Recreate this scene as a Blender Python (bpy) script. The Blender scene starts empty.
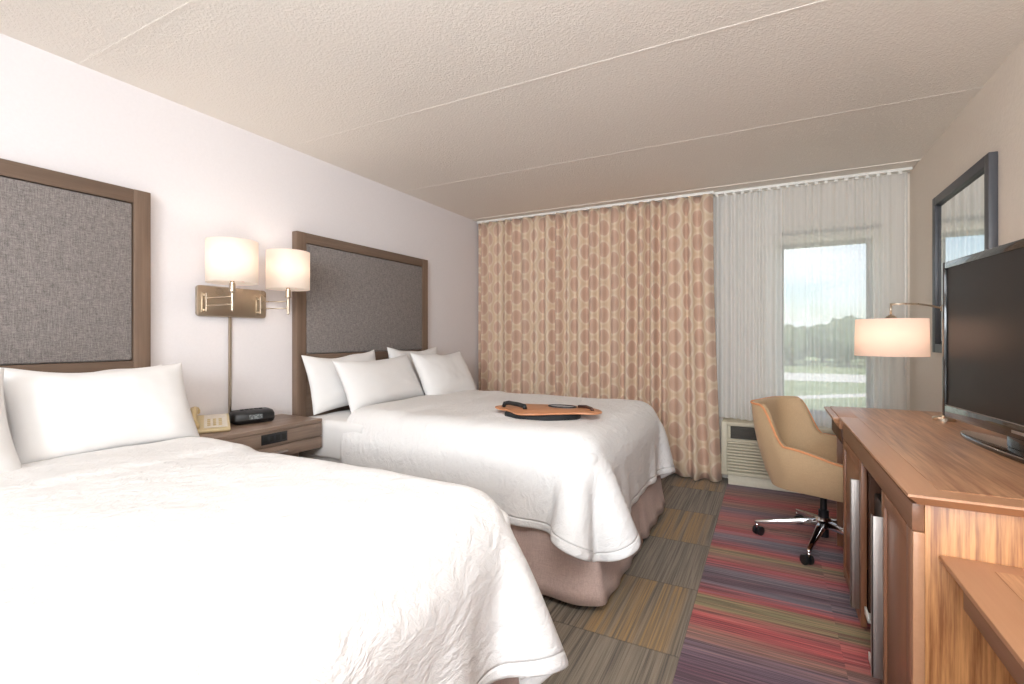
import bpy, bmesh, math, random
import numpy as np
from mathutils import Vector, Matrix, noise

sc = bpy.context.scene
col = sc.collection
random.seed(7)
PI = math.pi
HC = 1.23                     # camera height
YAW = math.atan(256 / 485)

# ------------------------------------------------------------ camera
cd = bpy.data.cameras.new('camera')
cam = bpy.data.objects.new('camera', cd); col.objects.link(cam)
cam.location = (0, 0, HC)
cam.rotation_euler = (PI / 2, 0, YAW)
cd.sensor_width = 36; cd.lens = 36 * 485 / 1024
cd.shift_y = -(342 - 337) / 1024
cd.clip_start = .02; cd.clip_end = 600
sc.camera = cam

# ------------------------------------------------------------ view
sc.view_settings.view_transform = 'Standard'
sc.view_settings.look = 'None'
sc.view_settings.exposure = 0.27
sc.view_settings.gamma = 1
sc.view_settings.use_curve_mapping = False
sc.cycles.max_bounces = 10
sc.cycles.diffuse_bounces = 6
sc.cycles.transparent_max_bounces = 16
sc.cycles.sample_clamp_indirect = 6
sc.cycles.caustics_refractive = False
sc.cycles.caustics_reflective = False

# ------------------------------------------------------------ sky
w = bpy.data.worlds.new('sky'); sc.world = w; w.use_nodes = True
nt = w.node_tree; nt.nodes.clear()
out = nt.nodes.new('ShaderNodeOutputWorld'); bg = nt.nodes.new('ShaderNodeBackground')
sky = nt.nodes.new('ShaderNodeTexSky'); sky.sky_type = 'NISHITA'; sky.sun_disc = False
sky.sun_elevation = math.radians(48); sky.sun_rotation = math.radians(200)
tc = nt.nodes.new('ShaderNodeTexCoord'); mp = nt.nodes.new('ShaderNodeMapping')
mp.inputs['Scale'].default_value = (1, 1, 3.2)
nz = nt.nodes.new('ShaderNodeTexNoise'); nz.inputs['Scale'].default_value = 3.0; nz.inputs['Detail'].default_value = 6
cr = nt.nodes.new('ShaderNodeValToRGB'); cr.color_ramp.elements[0].position = .42; cr.color_ramp.elements[1].position = .62
mx = nt.nodes.new('ShaderNodeMix'); mx.data_type = 'RGBA'; mx.inputs[7].default_value = (7.5, 7.8, 8.2, 1)
nt.links.new(tc.outputs['Generated'], mp.inputs[0]); nt.links.new(mp.outputs[0], nz.inputs[0])
nt.links.new(nz.outputs[0], cr.inputs[0]); nt.links.new(cr.outputs[0], mx.inputs[0])
nt.links.new(sky.outputs[0], mx.inputs[6]); nt.links.new(mx.outputs[2], bg.inputs[0])
nt.links.new(bg.outputs[0], out.inputs[0]); bg.inputs[1].default_value = 0.22

def light(name, kind, loc, energy, color=(1, 1, 1), target=None, size=None, sizey=None, radius=None):
    l = bpy.data.lights.new(name, kind); l.energy = energy; l.color = color
    if size: l.size = size
    if sizey: l.shape = 'RECTANGLE'; l.size_y = sizey
    if radius: l.shadow_soft_size = radius
    o = bpy.data.objects.new(name, l); col.objects.link(o); o.location = loc
    if target is not None:
        o.rotation_euler = (Vector(target) - Vector(loc)).to_track_quat('-Z', 'Y').to_euler()
    return o
# sun over the far lawn (comes from behind the building)
s = light('sun', 'SUN', (0, -10, 30), 4.5, (1, .95, .88), target=(4, 12, 0)); s.data.angle = .01
# photographer's bounced soft light and an added upward fill, both behind the camera
light('soft_room_light', 'AREA', (.15, -3.3, 2.15), 165, (.87, .945, 1), target=(-1.2, 3.0, 1.1), size=1.5, sizey=1.2)
light('bounce_fill_light', 'AREA', (-.1, -1.3, 1.1), 44, (.87, .945, 1), target=(-.3, -.5, 2.47), size=1.6, sizey=1.6)

light('ceiling_bounce_fill', 'AREA', (-.05, .25, 2.36), 32, (.89, .95, 1), target=(-.8, 3.6, .9), size=1.7, sizey=.5)  # added unseen fill, stands in for flash bounced off the ceiling

# ------------------------------------------------------------ node helpers
def lin(c):
    return tuple(((x / 255) / 12.92 if x / 255 <= .04045 else ((x / 255 + .055) / 1.055) ** 2.4) for x in c) + (1,)

class NM:
    def __init__(s, name):
        s.m = bpy.data.materials.new(name); s.m.use_nodes = True
        s.t = s.m.node_tree; s.n = s.t.nodes; s.b = s.n['Principled BSDF']; s.o = s.n['Material Output']
    def N(s, typ, **kw):
        n = s.n.new('ShaderNode' + typ)
        for k, v in kw.items():
            if k in ('ins',):
                for kk, vv in v.items(): n.inputs[kk].default_value = vv
            else: setattr(n, k, v)
        return n
    def L(s, a, b): s.t.links.new(a, b)
    def coord(s, kind='Object', scale=(1, 1, 1), rot=(0, 0, 0)):
        t = s.N('TexCoord'); m = s.N('Mapping'); m.inputs['Scale'].default_value = scale; m.inputs['Rotation'].default_value = rot
        s.L(t.outputs[kind], m.inputs[0]); return m.outputs[0]
    def noise(s, vec, scale=5, detail=3, rough=.5):
        n = s.N('TexNoise'); n.inputs['Scale'].default_value = scale; n.inputs['Detail'].default_value = detail
        n.inputs['Roughness'].default_value = rough; s.L(vec, n.inputs[0]); return n.outputs[0]
    def ramp(s, fac, stops, interp='LINEAR'):
        r = s.N('ValToRGB'); e = r.color_ramp.elements; r.color_ramp.interpolation = interp
        while len(e) < len(stops): e.new(.5)
        for i, (p, c) in enumerate(stops):
            e[i].position = p; e[i].color = c if len(c) == 4 else tuple(c) + (1,)
        s.L(fac, r.inputs[0]); return r.outputs[0]
    def math(s, op, a, b=None, c=None, clamp=False):
        n = s.N('Math', operation=op); n.use_clamp = clamp
        for i, v in enumerate((a, b, c)):
            if v is None: continue
            if isinstance(v, (int, float)): n.inputs[i].default_value = v
            else: s.L(v, n.inputs[i])
        return n.outputs[0]
    def mix(s, fac, a, b, blend='MIX'):
        n = s.N('Mix', data_type='RGBA', blend_type=blend)
        for idx, v in ((0, fac), (6, a), (7, b)):
            if isinstance(v, (int, float, tuple)): n.inputs[idx].default_value = v
            else: s.L(v, n.inputs[idx])
        return n.outputs[2]
    def bump(s, h, strength=.3, dist=.01):
        n = s.N('Bump'); n.inputs['Strength'].default_value = strength; n.inputs['Distance'].default_value = dist
        s.L(h, n.inputs['Height']); s.L(n.outputs[0], s.b.inputs['Normal'])
    def base(s, c):
        if isinstance(c, tuple): s.b.inputs['Base Color'].default_value = c
        else: s.L(c, s.b.inputs['Base Color'])
    def set(s, **kw):
        for k, v in kw.items(): s.b.inputs[k.replace('_', ' ')].default_value = v

def plain(name, rgb, rough=.5, metal=0, nscale=40, var=.04, bump=0, bscale=200, coat=0):
    m = NM(name); v = m.coord()
    c = lin(rgb); n = m.noise(v, nscale, 3)
    lo = tuple(x * (1 - var) for x in c[:3]) + (1,); hi = tuple(min(1, x * (1 + var)) for x in c[:3]) + (1,)
    m.base(m.ramp(n, [(.3, lo), (.7, hi)])); m.set(Roughness=rough, Metallic=metal)
    if coat: m.b.inputs['Coat Weight'].default_value = coat
    if bump: m.bump(m.noise(v, bscale, 2), bump, .002)
    return m.m

def wood(name, c1, c2, axis='Z', rough=.38, contrast=1.0, fine=1.0):
    m = NM(name)
    sc_ = {'X': (.7, 14, 14), 'Y': (14, .7, 14), 'Z': (14, 14, .7)}[axis]
    sf = {'X': (3, 120, 120), 'Y': (120, 3, 120), 'Z': (120, 120, 3)}[axis]
    v = m.coord(scale=sc_); v2 = m.coord(scale=sf)
    n1 = m.noise(v, 1.6 * fine, 5, .6); n2 = m.noise(v2, 1.0, 3, .6)
    f = m.math('ADD', m.math('MULTIPLY', n1, .7), m.math('MULTIPLY', n2, .3))
    a, b = lin(c1), lin(c2); mid = tuple((x + y) / 2 for x, y in zip(a, b))
    h = .14 / contrast
    m.base(m.ramp(f, [(.5 - h, a), (.5, mid), (.5 + h, b)])); m.set(Roughness=rough)
    m.bump(n2, .08, .001)
    return m.m

# ------------------------------------------------------------ materials
def mat_wall(name, rgb, bs, bscale, dist=.002):
    m = NM(name); v = m.coord(); n = m.noise(v, bscale, 4, .6); c = lin(rgb)
    m.base(m.ramp(n, [(.3, tuple(x * .97 for x in c[:3]) + (1,)), (.7, c)])); m.set(Roughness=.85)
    m.bump(n, bs, dist); return m.m
M = {}
M['wall'] = mat_wall('wall_paint', (228, 223, 224), .06, 90)
M['wall_tex'] = mat_wall('wall_vinyl', (228, 216, 203), .45, 55, .004)
M['wall_far'] = mat_wall('wall_far_paint', (226, 216, 204), .1, 90)

m = NM('ceiling_stipple'); v = m.coord()
n1 = m.noise(v, 95, 3, .55); vo = m.N('TexVoronoi', ins={'Scale': 75}); m.L(v, vo.inputs[0])
h = m.math('ADD', m.ramp(n1, [(.42, (0, 0, 0, 1)), (.62, (1, 1, 1, 1))]), m.math('MULTIPLY', vo.outputs[0], .5))
m.base(lin((240, 233, 224))); m.set(Roughness=.9); m.bump(h, .4, .004); M['ceiling'] = m.m
M['ceil_trim'] = plain('ceiling_joint', (236, 228, 218), .8)
M['white_plastic'] = plain('white_plastic', (238, 236, 230), .4)
M['dark_gap'] = plain('dark_rubber', (28, 27, 26), .7)

# carpet: brown striped tiles, accent lane of red/purple stripes along x > -0.30
m = NM('carpet')
tcn = m.N('TexCoord'); sx = m.N('SeparateXYZ'); m.L(tcn.outputs['Object'], sx.inputs[0])
X, Y = sx.outputs[0], sx.outputs[1]
T = .555
ux = m.math('DIVIDE', m.math('ADD', X, .30), T); uy = m.math('DIVIDE', m.math('SUBTRACT', Y, 1.945), T)
ix = m.math('FLOOR', ux); iy = m.math('FLOOR', uy)
fx = m.math('SUBTRACT', ux, ix); fy = m.math('SUBTRACT', uy, iy)
chk = m.math('MODULO', m.math('ADD', m.math('ADD', ix, iy), 101), 2)       # 1 / 0 per tile
cmb = m.N('CombineXYZ'); m.L(m.math('MULTIPLY', X, 110), cmb.inputs[0]); m.L(m.math('MULTIPLY', Y, 1.3), cmb.inputs[1]); m.L(m.math('ADD', m.math('MULTIPLY', iy, 3.7), m.math('MULTIPLY', ix, 1.3)), cmb.inputs[2])
st = m.noise(cmb.outputs[0], 1.0, 3, .6)
cmb2 = m.N('CombineXYZ'); m.L(m.math('MULTIPLY', X, 28), cmb2.inputs[0]); m.L(m.math('MULTIPLY', Y, .6), cmb2.inputs[1]); m.L(m.math('MULTIPLY', iy, 5.1), cmb2.inputs[2])
st2 = m.noise(cmb2.outputs[0], 1.0, 2, .5)
grey = m.ramp(st, [(.3, lin((76, 66, 56))), (.46, lin((108, 96, 82))), (.6, lin((134, 121, 104))), (.72, lin((96, 86, 76)))])
gold = m.ramp(st, [(.32, lin((96, 82, 66))), (.45, lin((128, 104, 72))), (.6, lin((156, 122, 74))), (.72, lin((110, 96, 76)))])
band = m.math('MULTIPLY', m.ramp(fx, [(.2, (0, 0, 0, 1)), (.36, (1, 1, 1, 1)), (.86, (1, 1, 1, 1)), (.97, (0, 0, 0, 1))]), m.ramp(st2, [(.38, (.25,) * 3 + (1,)), (.5, (1, 1, 1, 1))]))
goldf = m.math('MULTIPLY', band, m.math('SUBTRACT', 1, chk))
brown = m.mix(goldf, grey, gold)
edge = m.math('MINIMUM', m.math('MINIMUM', fx, m.math('SUBTRACT', 1, fx)), m.math('MINIMUM', fy, m.math('SUBTRACT', 1, fy)))
seam = m.ramp(edge, [(0, (.55,) * 3 + (1,)), (.012, (1, 1, 1, 1))])
brown = m.mix(1.0, brown, seam, 'MULTIPLY')
# accent
red = (172, 72, 74); pur = (112, 92, 106); oliv = (138, 128, 92); blu = (118, 112, 124); brn = (142, 104, 92); pink = (170, 92, 88); dk = (92, 62, 76)
bands = [(-.6, pur), (0, red), (.6, brn), (1.1, pur), (1.45, brn), (1.7, blu), (1.88, dk), (2.04, pur), (2.14, brn), (2.25, red), (2.33, pink), (2.40, oliv), (2.47, oliv), (2.53, red),
         (2.60, blu), (2.68, dk), (2.78, blu), (2.88, red), (2.96, brn), (3.04, oliv), (3.10, red), (3.2, pur), (3.28, blu), (3.38, red), (3.50, brn), (3.62, pink), (3.78, pur), (3.9, brn), (4.04, red), (4.2, brn), (4.4, pur)]
yw = m.math('ADD', Y, m.math('MULTIPLY', m.math('SUBTRACT', m.noise(m.coord(scale=(1.2, 30, 1)), 1.0, 2, .5), .5), .16))
accf = m.math('DIVIDE', m.math('ADD', yw, .6), 5.2)
acc = m.ramp(accf, [((p + .6) / 5.2, lin(c)) for p, c in bands])
cmb3 = m.N('CombineXYZ'); m.L(m.math('MULTIPLY', X, 1.4), cmb3.inputs[0]); m.L(m.math('MULTIPLY', Y, 75), cmb3.inputs[1]); m.L(m.math('FLOOR', ux), cmb3.inputs[2])
fl = m.noise(cmb3.outputs[0], 1.0, 3, .65)
lines = m.ramp(fl, [(.33, lin((70, 56, 70))), (.43, lin((150, 140, 138))), (.54, (.52, .52, .52, 1)), (.64, lin((240, 205, 195)))])
acc = m.mix(.8, acc, lines, 'OVERLAY')
acc = m.mix(m.ramp(fl, [(.6, (0, 0, 0, 1)), (.68, (.5,) * 3 + (1,))]), acc, lin((150, 130, 118)))
isacc = m.math('GREATER_THAN', X, -.30)
allc = m.mix(isacc, brown, acc)
m.base(allc); m.set(Roughness=.95)
m.b.inputs['Sheen Weight'].default_value = .15
pile = m.noise(m.coord(scale=(1, 1, 1)), 260, 2, .6)
m.bump(m.math('ADD', pile, m.mix(isacc, st, fl)), .5, .004); M['carpet'] = m.m

M['hb_wood'] = wood('headboard_wood', (94, 76, 64), (122, 102, 87), 'Y', .42, .8)
M['hb_wood_v'] = wood('headboard_wood_upright', (98, 79, 66), (128, 106, 90), 'Z', .42, .8)
M['ns_wood'] = wood('nightstand_wood', (112, 92, 78), (150, 128, 112), 'Y', .4, .9)
M['wal_y'] = wood('walnut_along', (146, 100, 72), (194, 148, 112), 'Y', .3, 1.3, 2.4)
M['wal_plain'] = wood('walnut_plain', (168, 120, 88), (188, 141, 107), 'Y', .34, .5)
M['wal_z'] = wood('walnut_upright', (138, 86, 48), (206, 148, 94), 'Z', .38, 1.3, 3.4)
M['wal_door'] = wood('walnut_door', (124, 82, 58), (152, 106, 79), 'Z', .4, .6)
M['wal_fascia'] = wood('walnut_fascia', (118, 82, 60), (142, 102, 78), 'Y', .4, .6)
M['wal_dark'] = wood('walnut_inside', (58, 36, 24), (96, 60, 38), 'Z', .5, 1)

def fabric(name, rgb, var=.25, scale=260, rough=.9, bump=.35):
    m = NM(name)
    a = m.noise(m.coord(scale=(1, .12, 1)), scale, 2, .6); b = m.noise(m.coord(scale=(1, 1, .08)), scale, 2, .6)
    c = m.noise(m.coord(scale=(.1, 1, 1)), scale, 2, .6)
    f = m.math('DIVIDE', m.math('ADD', m.math('ADD', a, b), c), 3)
    L = lin(rgb); lo = tuple(x * (1 - var) for x in L[:3]) + (1,); hi = tuple(min(1, x * (1 + var)) for x in L[:3]) + (1,)
    m.base(m.ramp(f, [(.4, lo), (.6, hi)])); m.set(Roughness=rough); m.b.inputs['Sheen Weight'].default_value = .1
    m.bump(f, bump, .002); return m.m
M['hb_fabric'] = fabric('headboard_tweed', (126, 119, 116), .42, 330)
M['skirt'] = fabric('bed_skirt_cloth', (188, 164, 155), .10, 200)
M['tan'] = fabric('tan_upholstery', (190, 160, 124), .07, 420, .75, .15)
M['piping'] = plain('orange_piping', (214, 146, 98), .6)
M['sheet'] = plain('white_cotton', (228, 226, 225), .8, 0, 9, .015, .12, 18)

m = NM('white_matelasse')
v = m.coord('UV', (1, 1, 1)); wob = m.noise(v, 9, 2)
va = m.N('VectorMath', operation='ADD'); m.L(v, va.inputs[0])
cx = m.N('CombineXYZ'); m.L(m.math('MULTIPLY', wob, .09), cx.inputs[0]); m.L(m.math('MULTIPLY', wob, .07), cx.inputs[1]); m.L(cx.outputs[0], va.inputs[1])
mpp = m.N('Mapping'); mpp.inputs['Scale'].default_value = (34, 17, 1); m.L(va.outputs[0], mpp.inputs[0])
vor = m.N('TexVoronoi', feature='SMOOTH_F1'); vor.inputs['Scale'].default_value = 1; m.L(mpp.outputs[0], vor.inputs[0])
crk = m.noise(mpp.outputs[0], 1.3, 4, .65)
m.base(lin((229, 227, 226))); m.set(Roughness=.85)
at_ = m.N('Attribute', attribute_name='hem')
hem = m.ramp(at_.outputs['Fac'], [(.0, (1, 1, 1, 1)), (.040, (.95, .95, .95, 1)), (.046, (0, 0, 0, 1)), (.052, (.95, .95, .95, 1)), (1, (1, 1, 1, 1))])
m.bump(m.math('ADD', m.math('ADD', m.math('MULTIPLY', vor.outputs[0], -.5), crk), m.math('MULTIPLY', hem, .8)), .75, .010); M['quilt'] = m.m

# patterned drapes
m = NM('drape_print')
tcn = m.N('TexCoord'); sx = m.N('SeparateXYZ'); m.L(tcn.outputs['UV'], sx.inputs[0])
PU, PV = .165, .205
def dots(ou, ov):
    a = m.math('SUBTRACT', m.math('FRACT', m.math('ADD', m.math('DIVIDE', sx.outputs[0], PU * 2), ou)), .5)
    b = m.math('SUBTRACT', m.math('FRACT', m.math('ADD', m.math('DIVIDE', sx.outputs[1], PV), ov)), .5)
    a = m.math('MULTIPLY', a, PU * 2); b = m.math('MULTIPLY', b, PV)
    return m.math('SQRT', m.math('ADD', m.math('MULTIPLY', a, a), m.math('MULTIPLY', b, b))), m.math('ARCTAN2', b, a)
d1, a1 = dots(0, 0); d2, a2 = dots(.5, .5)
d = m.math('MINIMUM', d1, d2)
weave = m.noise(m.coord('UV', (260, 900, 1)), 1, 2, .6)
strip = m.noise(m.coord('UV', (420, 5, 1)), 1, 2, .6)
d = m.math('ADD', d, m.math('MULTIPLY', m.math('SUBTRACT', weave, .5), .012))
ringd = m.math('MULTIPLY', m.math('SINE', m.math('MULTIPLY', d, 480)), .5)
prt = m.ramp(d, [(0, lin((202, 170, 151))), (.045, lin((208, 176, 157))), (.069, lin((214, 184, 164))), (.074, lin((232, 214, 194))), (.086, lin((230, 212, 190))), (.096, lin((224, 202, 175)))])
prt = m.mix(.22, prt, m.ramp(strip, [(.35, lin((170, 140, 120))), (.65, lin((250, 236, 220)))]), 'MULTIPLY')
m.base(prt); m.set(Roughness=.8); m.b.inputs['Sheen Weight'].default_value = .1
m.bump(weave, .12, .001); M['drape'] = m.m

def sheer(name, alpha, tint=(250, 250, 248)):
    m = NM(name); m.n.remove(m.b)
    tr = m.N('BsdfTransparent'); df = m.N('BsdfDiffuse'); tl = m.N('BsdfTranslucent')
    df.inputs[0].default_value = lin(tint); tl.inputs[0].default_value = lin(tint)
    tr.inputs[0].default_value = (1, 1, 1, 1)
    a = m.N('MixShader'); a.inputs[0].default_value = .5; m.L(df.outputs[0], a.inputs[1]); m.L(tl.outputs[0], a.inputs[2])
    w_ = m.noise(m.coord('UV', (160, 2, 1)), 1, 2)
    f = m.math('ADD', alpha - .06, m.math('MULTIPLY', w_, .12), clamp=True)
    b = m.N('MixShader'); m.L(f, b.inputs[0]); m.L(tr.outputs[0], b.inputs[1]); m.L(a.outputs[0], b.inputs[2])
    m.L(b.outputs[0], m.o.inputs[0]); return m.m
M['sheer'] = sheer('sheer_voile', .66)
M['sheer_dense'] = sheer('sheer_voile_gathered', .88)

def metal(name, rgb, rough, brushed=False):
    m = NM(name); m.base(lin(rgb)); m.set(Metallic=1, Roughness=rough)
    n = m.noise(m.coord(scale=(200, 4, 4) if brushed else (30, 30, 30)), 1, 2)
    m.L(m.ramp(n, [(.3, (rough * .8,) * 3 + (1,)), (.7, (rough * 1.25,) * 3 + (1,))]), m.b.inputs['Roughness'])
    return m.m
M['brass'] = metal('antique_brass', (192, 178, 160), .32, True)
M['chrome'] = metal('chrome', (225, 225, 226), .08)
M['alu'] = metal('brushed_aluminium', (186, 178, 172), .5, True)
M['mirror'] = metal('mirror_glass', (245, 247, 246), .004)
M['black_gloss'] = plain('black_gloss', (14, 14, 15), .08, coat=.5)
M['black_plastic'] = plain('black_plastic', (26, 27, 29), .35)
M['black_soft'] = plain('black_cloth', (24, 26, 28), .8, bump=.3)
M['slate'] = plain('mirror_frame_slate', (72, 72, 76), .45)
M['beige_plastic'] = plain('beige_plastic', (214, 196, 154), .4)
M['handset'] = plain('beige_handset', (206, 182, 134), .4)
M['card'] = plain('phone_faceplate', (226, 218, 206), .5)
M['ac'] = plain('ac_beige', (204, 196, 174), .5)
M['ac_dark'] = plain('ac_louver_dark', (70, 66, 58), .6)
M['ac_foot'] = plain('ac_foot_cream', (226, 218, 198), .6)
M['lap_wood'] = wood('lap_desk_board', (180, 118, 80), (198, 138, 98), 'X', .4, .6)
M['lap_strap'] = plain('dark_brown_leather', (74, 46, 36), .5)
M['lap_print'] = plain('silver_print', (176, 172, 176), .35, 0, 60, .3)
M['window_frame'] = plain('window_frame_bronze', (112, 108, 108), .5)
m = NM('tv_screen'); m.base(lin((30, 28, 29))); m.set(Roughness=.16); m.L(m.ramp(m.noise(m.coord(), 3, 1), [(0, (.3,) * 3 + (1,)), (1, (.33,) * 3 + (1,))]), m.b.inputs['Roughness']); m.b.inputs['Specular IOR Level'].default_value = .35; M['screen'] = m.m
m = NM('lcd_display'); m.base(m.ramp(m.noise(m.coord(scale=(1, 1, 1)), 90, 1), [(.45, lin((88, 94, 96))), (.55, lin((130, 136, 138)))])); m.set(Roughness=.2); M['lcd'] = m.m

# glass pane
m = NM('window_glass'); m.n.remove(m.b)
tr = m.N('BsdfTransparent'); gl = m.N('BsdfGlossy'); gl.inputs['Roughness'].default_value = .01; fr = m.N('Fresnel'); fr.inputs[0].default_value = 1.2
tr.inputs[0].default_value = (.96, .975, .98, 1)
ms = m.N('MixShader'); m.L(fr.outputs[0], ms.inputs[0]); m.L(tr.outputs[0], ms.inputs[1]); m.L(gl.outputs[0], ms.inputs[2]); m.L(ms.outputs[0], m.o.inputs[0]); M['glass'] = m.m

# lamp shades: translucent linen, lit by the bulb inside
def shade_mat(name, tint, emit):
    m = NM(name); m.n.remove(m.b)
    df = m.N('BsdfDiffuse'); tl = m.N('BsdfTranslucent'); df.inputs[0].default_value = lin(tint); tl.inputs[0].default_value = lin(tint)
    n = m.noise(m.coord(scale=(60, 60, 500)), 1, 2)
    a = m.N('MixShader'); m.L(m.ramp(n, [(.3, (.45,) * 3 + (1,)), (.7, (.55,) * 3 + (1,))]), a.inputs[0]); m.L(df.outputs[0], a.inputs[1]); m.L(tl.outputs[0], a.inputs[2])
    em = m.N('Emission'); em.inputs[0].default_value = lin(tint); em.inputs[1].default_value = emit
    ad = m.N('AddShader'); m.L(a.outputs[0], ad.inputs[0]); m.L(em.outputs[0], ad.inputs[1])
    m.L(ad.outputs[0], m.o.inputs[0]); return m.m
M['shade'] = shade_mat('linen_shade', (250, 240, 230), .12)
M['shade_warm'] = shade_mat('linen_shade_warm', (248, 228, 212), .18)
m = NM('bulb_glow'); m.base((1, .9, .8, 1)); m.b.inputs['Emission Color'].default_value = (1, .82, .62, 1); m.b.inputs['Emission Strength'].default_value = 6; M['bulb'] = m.m

m = NM('lawn_grass'); n = m.noise(m.coord(), .25, 6, .7); m.base(m.ramp(n, [(.35, lin((118, 132, 92))), (.65, lin((160, 166, 124)))])); m.set(Roughness=1); M['lawn'] = m.m
M['road'] = plain('pale_concrete', (214, 208, 200), .9, 0, 2, .06)
m = NM('tree_leaves'); n = m.noise(m.coord(), 1.6, 6, .7); m.base(m.ramp(n, [(.35, lin((70, 86, 62))), (.65, lin((128, 140, 104)))])); m.set(Roughness=1); m.bump(n, 1, .5); M['leaves'] = m.m
M['bark'] = plain('tree_bark', (96, 80, 66), .9)

# ------------------------------------------------------------ object helpers
def tag(o, label=None, cat=None, group=None, kind=None):
    if label: o['label'] = label
    if cat: o['category'] = cat
    if group: o['group'] = group
    if kind: o['kind'] = kind
    return o

def thing(name, label, cat, loc=(0, 0, 0), rz=0, group=None):
    o = bpy.data.objects.new(name, None); col.objects.link(o); o.empty_display_size = .1
    o.location = loc; o.rotation_euler = (0, 0, rz)
    return tag(o, label, cat, group)

def mesh(name, V, Fc, mat, parent=None, smooth=False, world=True, bevel=0, seg=2, sub=0, uv=None, solid=0, loc=None, off=0):
    """one mesh object; with world=True and a parent, V is in world space and is brought into the parent's space"""
    me = bpy.data.meshes.new(name)
    V = [Vector(v) for v in V]
    if parent is not None and world:
        R = Matrix.Identity(4); p = parent; chain = []
        while p is not None: chain.append(p); p = p.parent
        for p in reversed(chain):
            R = R @ Matrix.LocRotScale(p.location, p.rotation_euler, p.scale)
        Ri = R.inverted(); V = [Ri @ v for v in V]
    o = bpy.data.objects.new(name, me)
    if parent is None:
        if loc is None:
            mn = [min(v[i] for v in V) for i in range(3)]; mxx = [max(v[i] for v in V) for i in range(3)]
            loc = ((mn[0] + mxx[0]) / 2, (mn[1] + mxx[1]) / 2, mn[2])
        if world: V = [v - Vector(loc) for v in V]
        o.location = loc
    me.from_pydata([tuple(v) for v in V], [], Fc)
    me.validate()
    if uv is not None:
        l = me.uv_layers.new(name='UVMap')
        for li, lp in enumerate(me.loops): l.data[li].uv = uv[lp.vertex_index]
    if isinstance(mat, (list, tuple)):
        for x in mat: me.materials.append(x)
    else: me.materials.append(mat)
    col.objects.link(o)
    if parent is not None: o.parent = parent
    bm = bmesh.new(); bm.from_mesh(me); bmesh.ops.recalc_face_normals(bm, faces=bm.faces)
    if bevel:
        ed = [e for e in bm.edges if len(e.link_faces) == 2 and e.calc_face_angle(0) > .5]
        bmesh.ops.bevel(bm, geom=ed, offset=bevel, segments=seg, profile=.5, affect='EDGES', clamp_overlap=True)
    bm.to_mesh(me); bm.free()
    if smooth or bevel:
        for p in me.polygons: p.use_smooth = True
        if bevel and not smooth:
            try: me.set_sharp_from_angle(angle=math.radians(35))
            except Exception: pass
    if solid:
        md = o.modifiers.new('solid', 'SOLIDIFY'); md.thickness = solid; md.offset = off
    if sub:
        md = o.modifiers.new('sub', 'SUBSURF'); md.levels = sub; md.render_levels = sub
    return o

class B:
    """collects shapes of one mesh"""
    def __init__(s): s.V = []; s.F = []
    def add(s, V, Fc):
        n = len(s.V); s.V += [tuple(v) for v in V]; s.F += [tuple(i + n for i in f) for f in Fc]; return s
    def box(s, x0, x1, y0, y1, z0, z1, rot=None, piv=None):
        V = [(x, y, z) for z in (z0, z1) for y in (y0, y1) for x in (x0, x1)]
        if rot is not None:
            c = Vector(piv) if piv else Vector(((x0 + x1) / 2, (y0 + y1) / 2, (z0 + z1) / 2))
            V = [tuple(rot @ (Vector(v) - c) + c) for v in V]
        return s.add(V, [(0, 2, 3, 1), (4, 5, 7, 6), (0, 1, 5, 4), (2, 6, 7, 3), (0, 4, 6, 2), (1, 3, 7, 5)])
    def prism(s, pts, z0, z1):
        n = len(pts); V = [(x, y, z0) for x, y in pts] + [(x, y, z1) for x, y in pts]
        return s.add(V, [tuple(range(n - 1, -1, -1)), tuple(range(n, 2 * n))] + [(i, (i + 1) % n, n + (i + 1) % n, n + i) for i in range(n)])
    def lathe(s, c, prof, n=32, caps=True):
        V = []; Fc = []
        for r, z in prof:
            for k in range(n):
                a = 2 * PI * k / n; V.append((c[0] + r * math.cos(a), c[1] + r * math.sin(a), c[2] + z))
        for i in range(len(prof) - 1):
            for k in range(n):
                Fc.append((i * n + k, i * n + (k + 1) % n, (i + 1) * n + (k + 1) % n, (i + 1) * n + k))
        if caps: Fc.append(tuple(range(n - 1, -1, -1))); Fc.append(tuple((len(prof) - 1) * n + k for k in range(n)))
        return s.add(V, Fc)
    def tube(s, pts, r, n=12, r2=None):
        P = [Vector(p) for p in pts]; V = []; Fc = []; up = None
        for i, p in enumerate(P):
            t = (P[min(i + 1, len(P) - 1)] - P[max(i - 1, 0)]).normalized()
            if up is None: up = t.orthogonal().normalized()
            up = (up - t * up.dot(t)).normalized(); sd = t.cross(up)
            rr = r if r2 is None else r + (r2 - r) * i / (len(P) - 1)
            for k in range(n):
                a = 2 * PI * k / n; V.append(p + (up * math.cos(a) + sd * math.sin(a)) * rr)
        for i in range(len(P) - 1):
            for k in range(n): Fc.append((i * n + k, i * n + (k + 1) % n, (i + 1) * n + (k + 1) % n, (i + 1) * n + k))
        Fc.append(tuple(range(n - 1, -1, -1))); Fc.append(tuple((len(P) - 1) * n + k for k in range(n)))
        return s.add(V, Fc)
    def o(s, name, mat, parent=None, **kw): return mesh(name, s.V, s.F, mat, parent, **kw)

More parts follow.
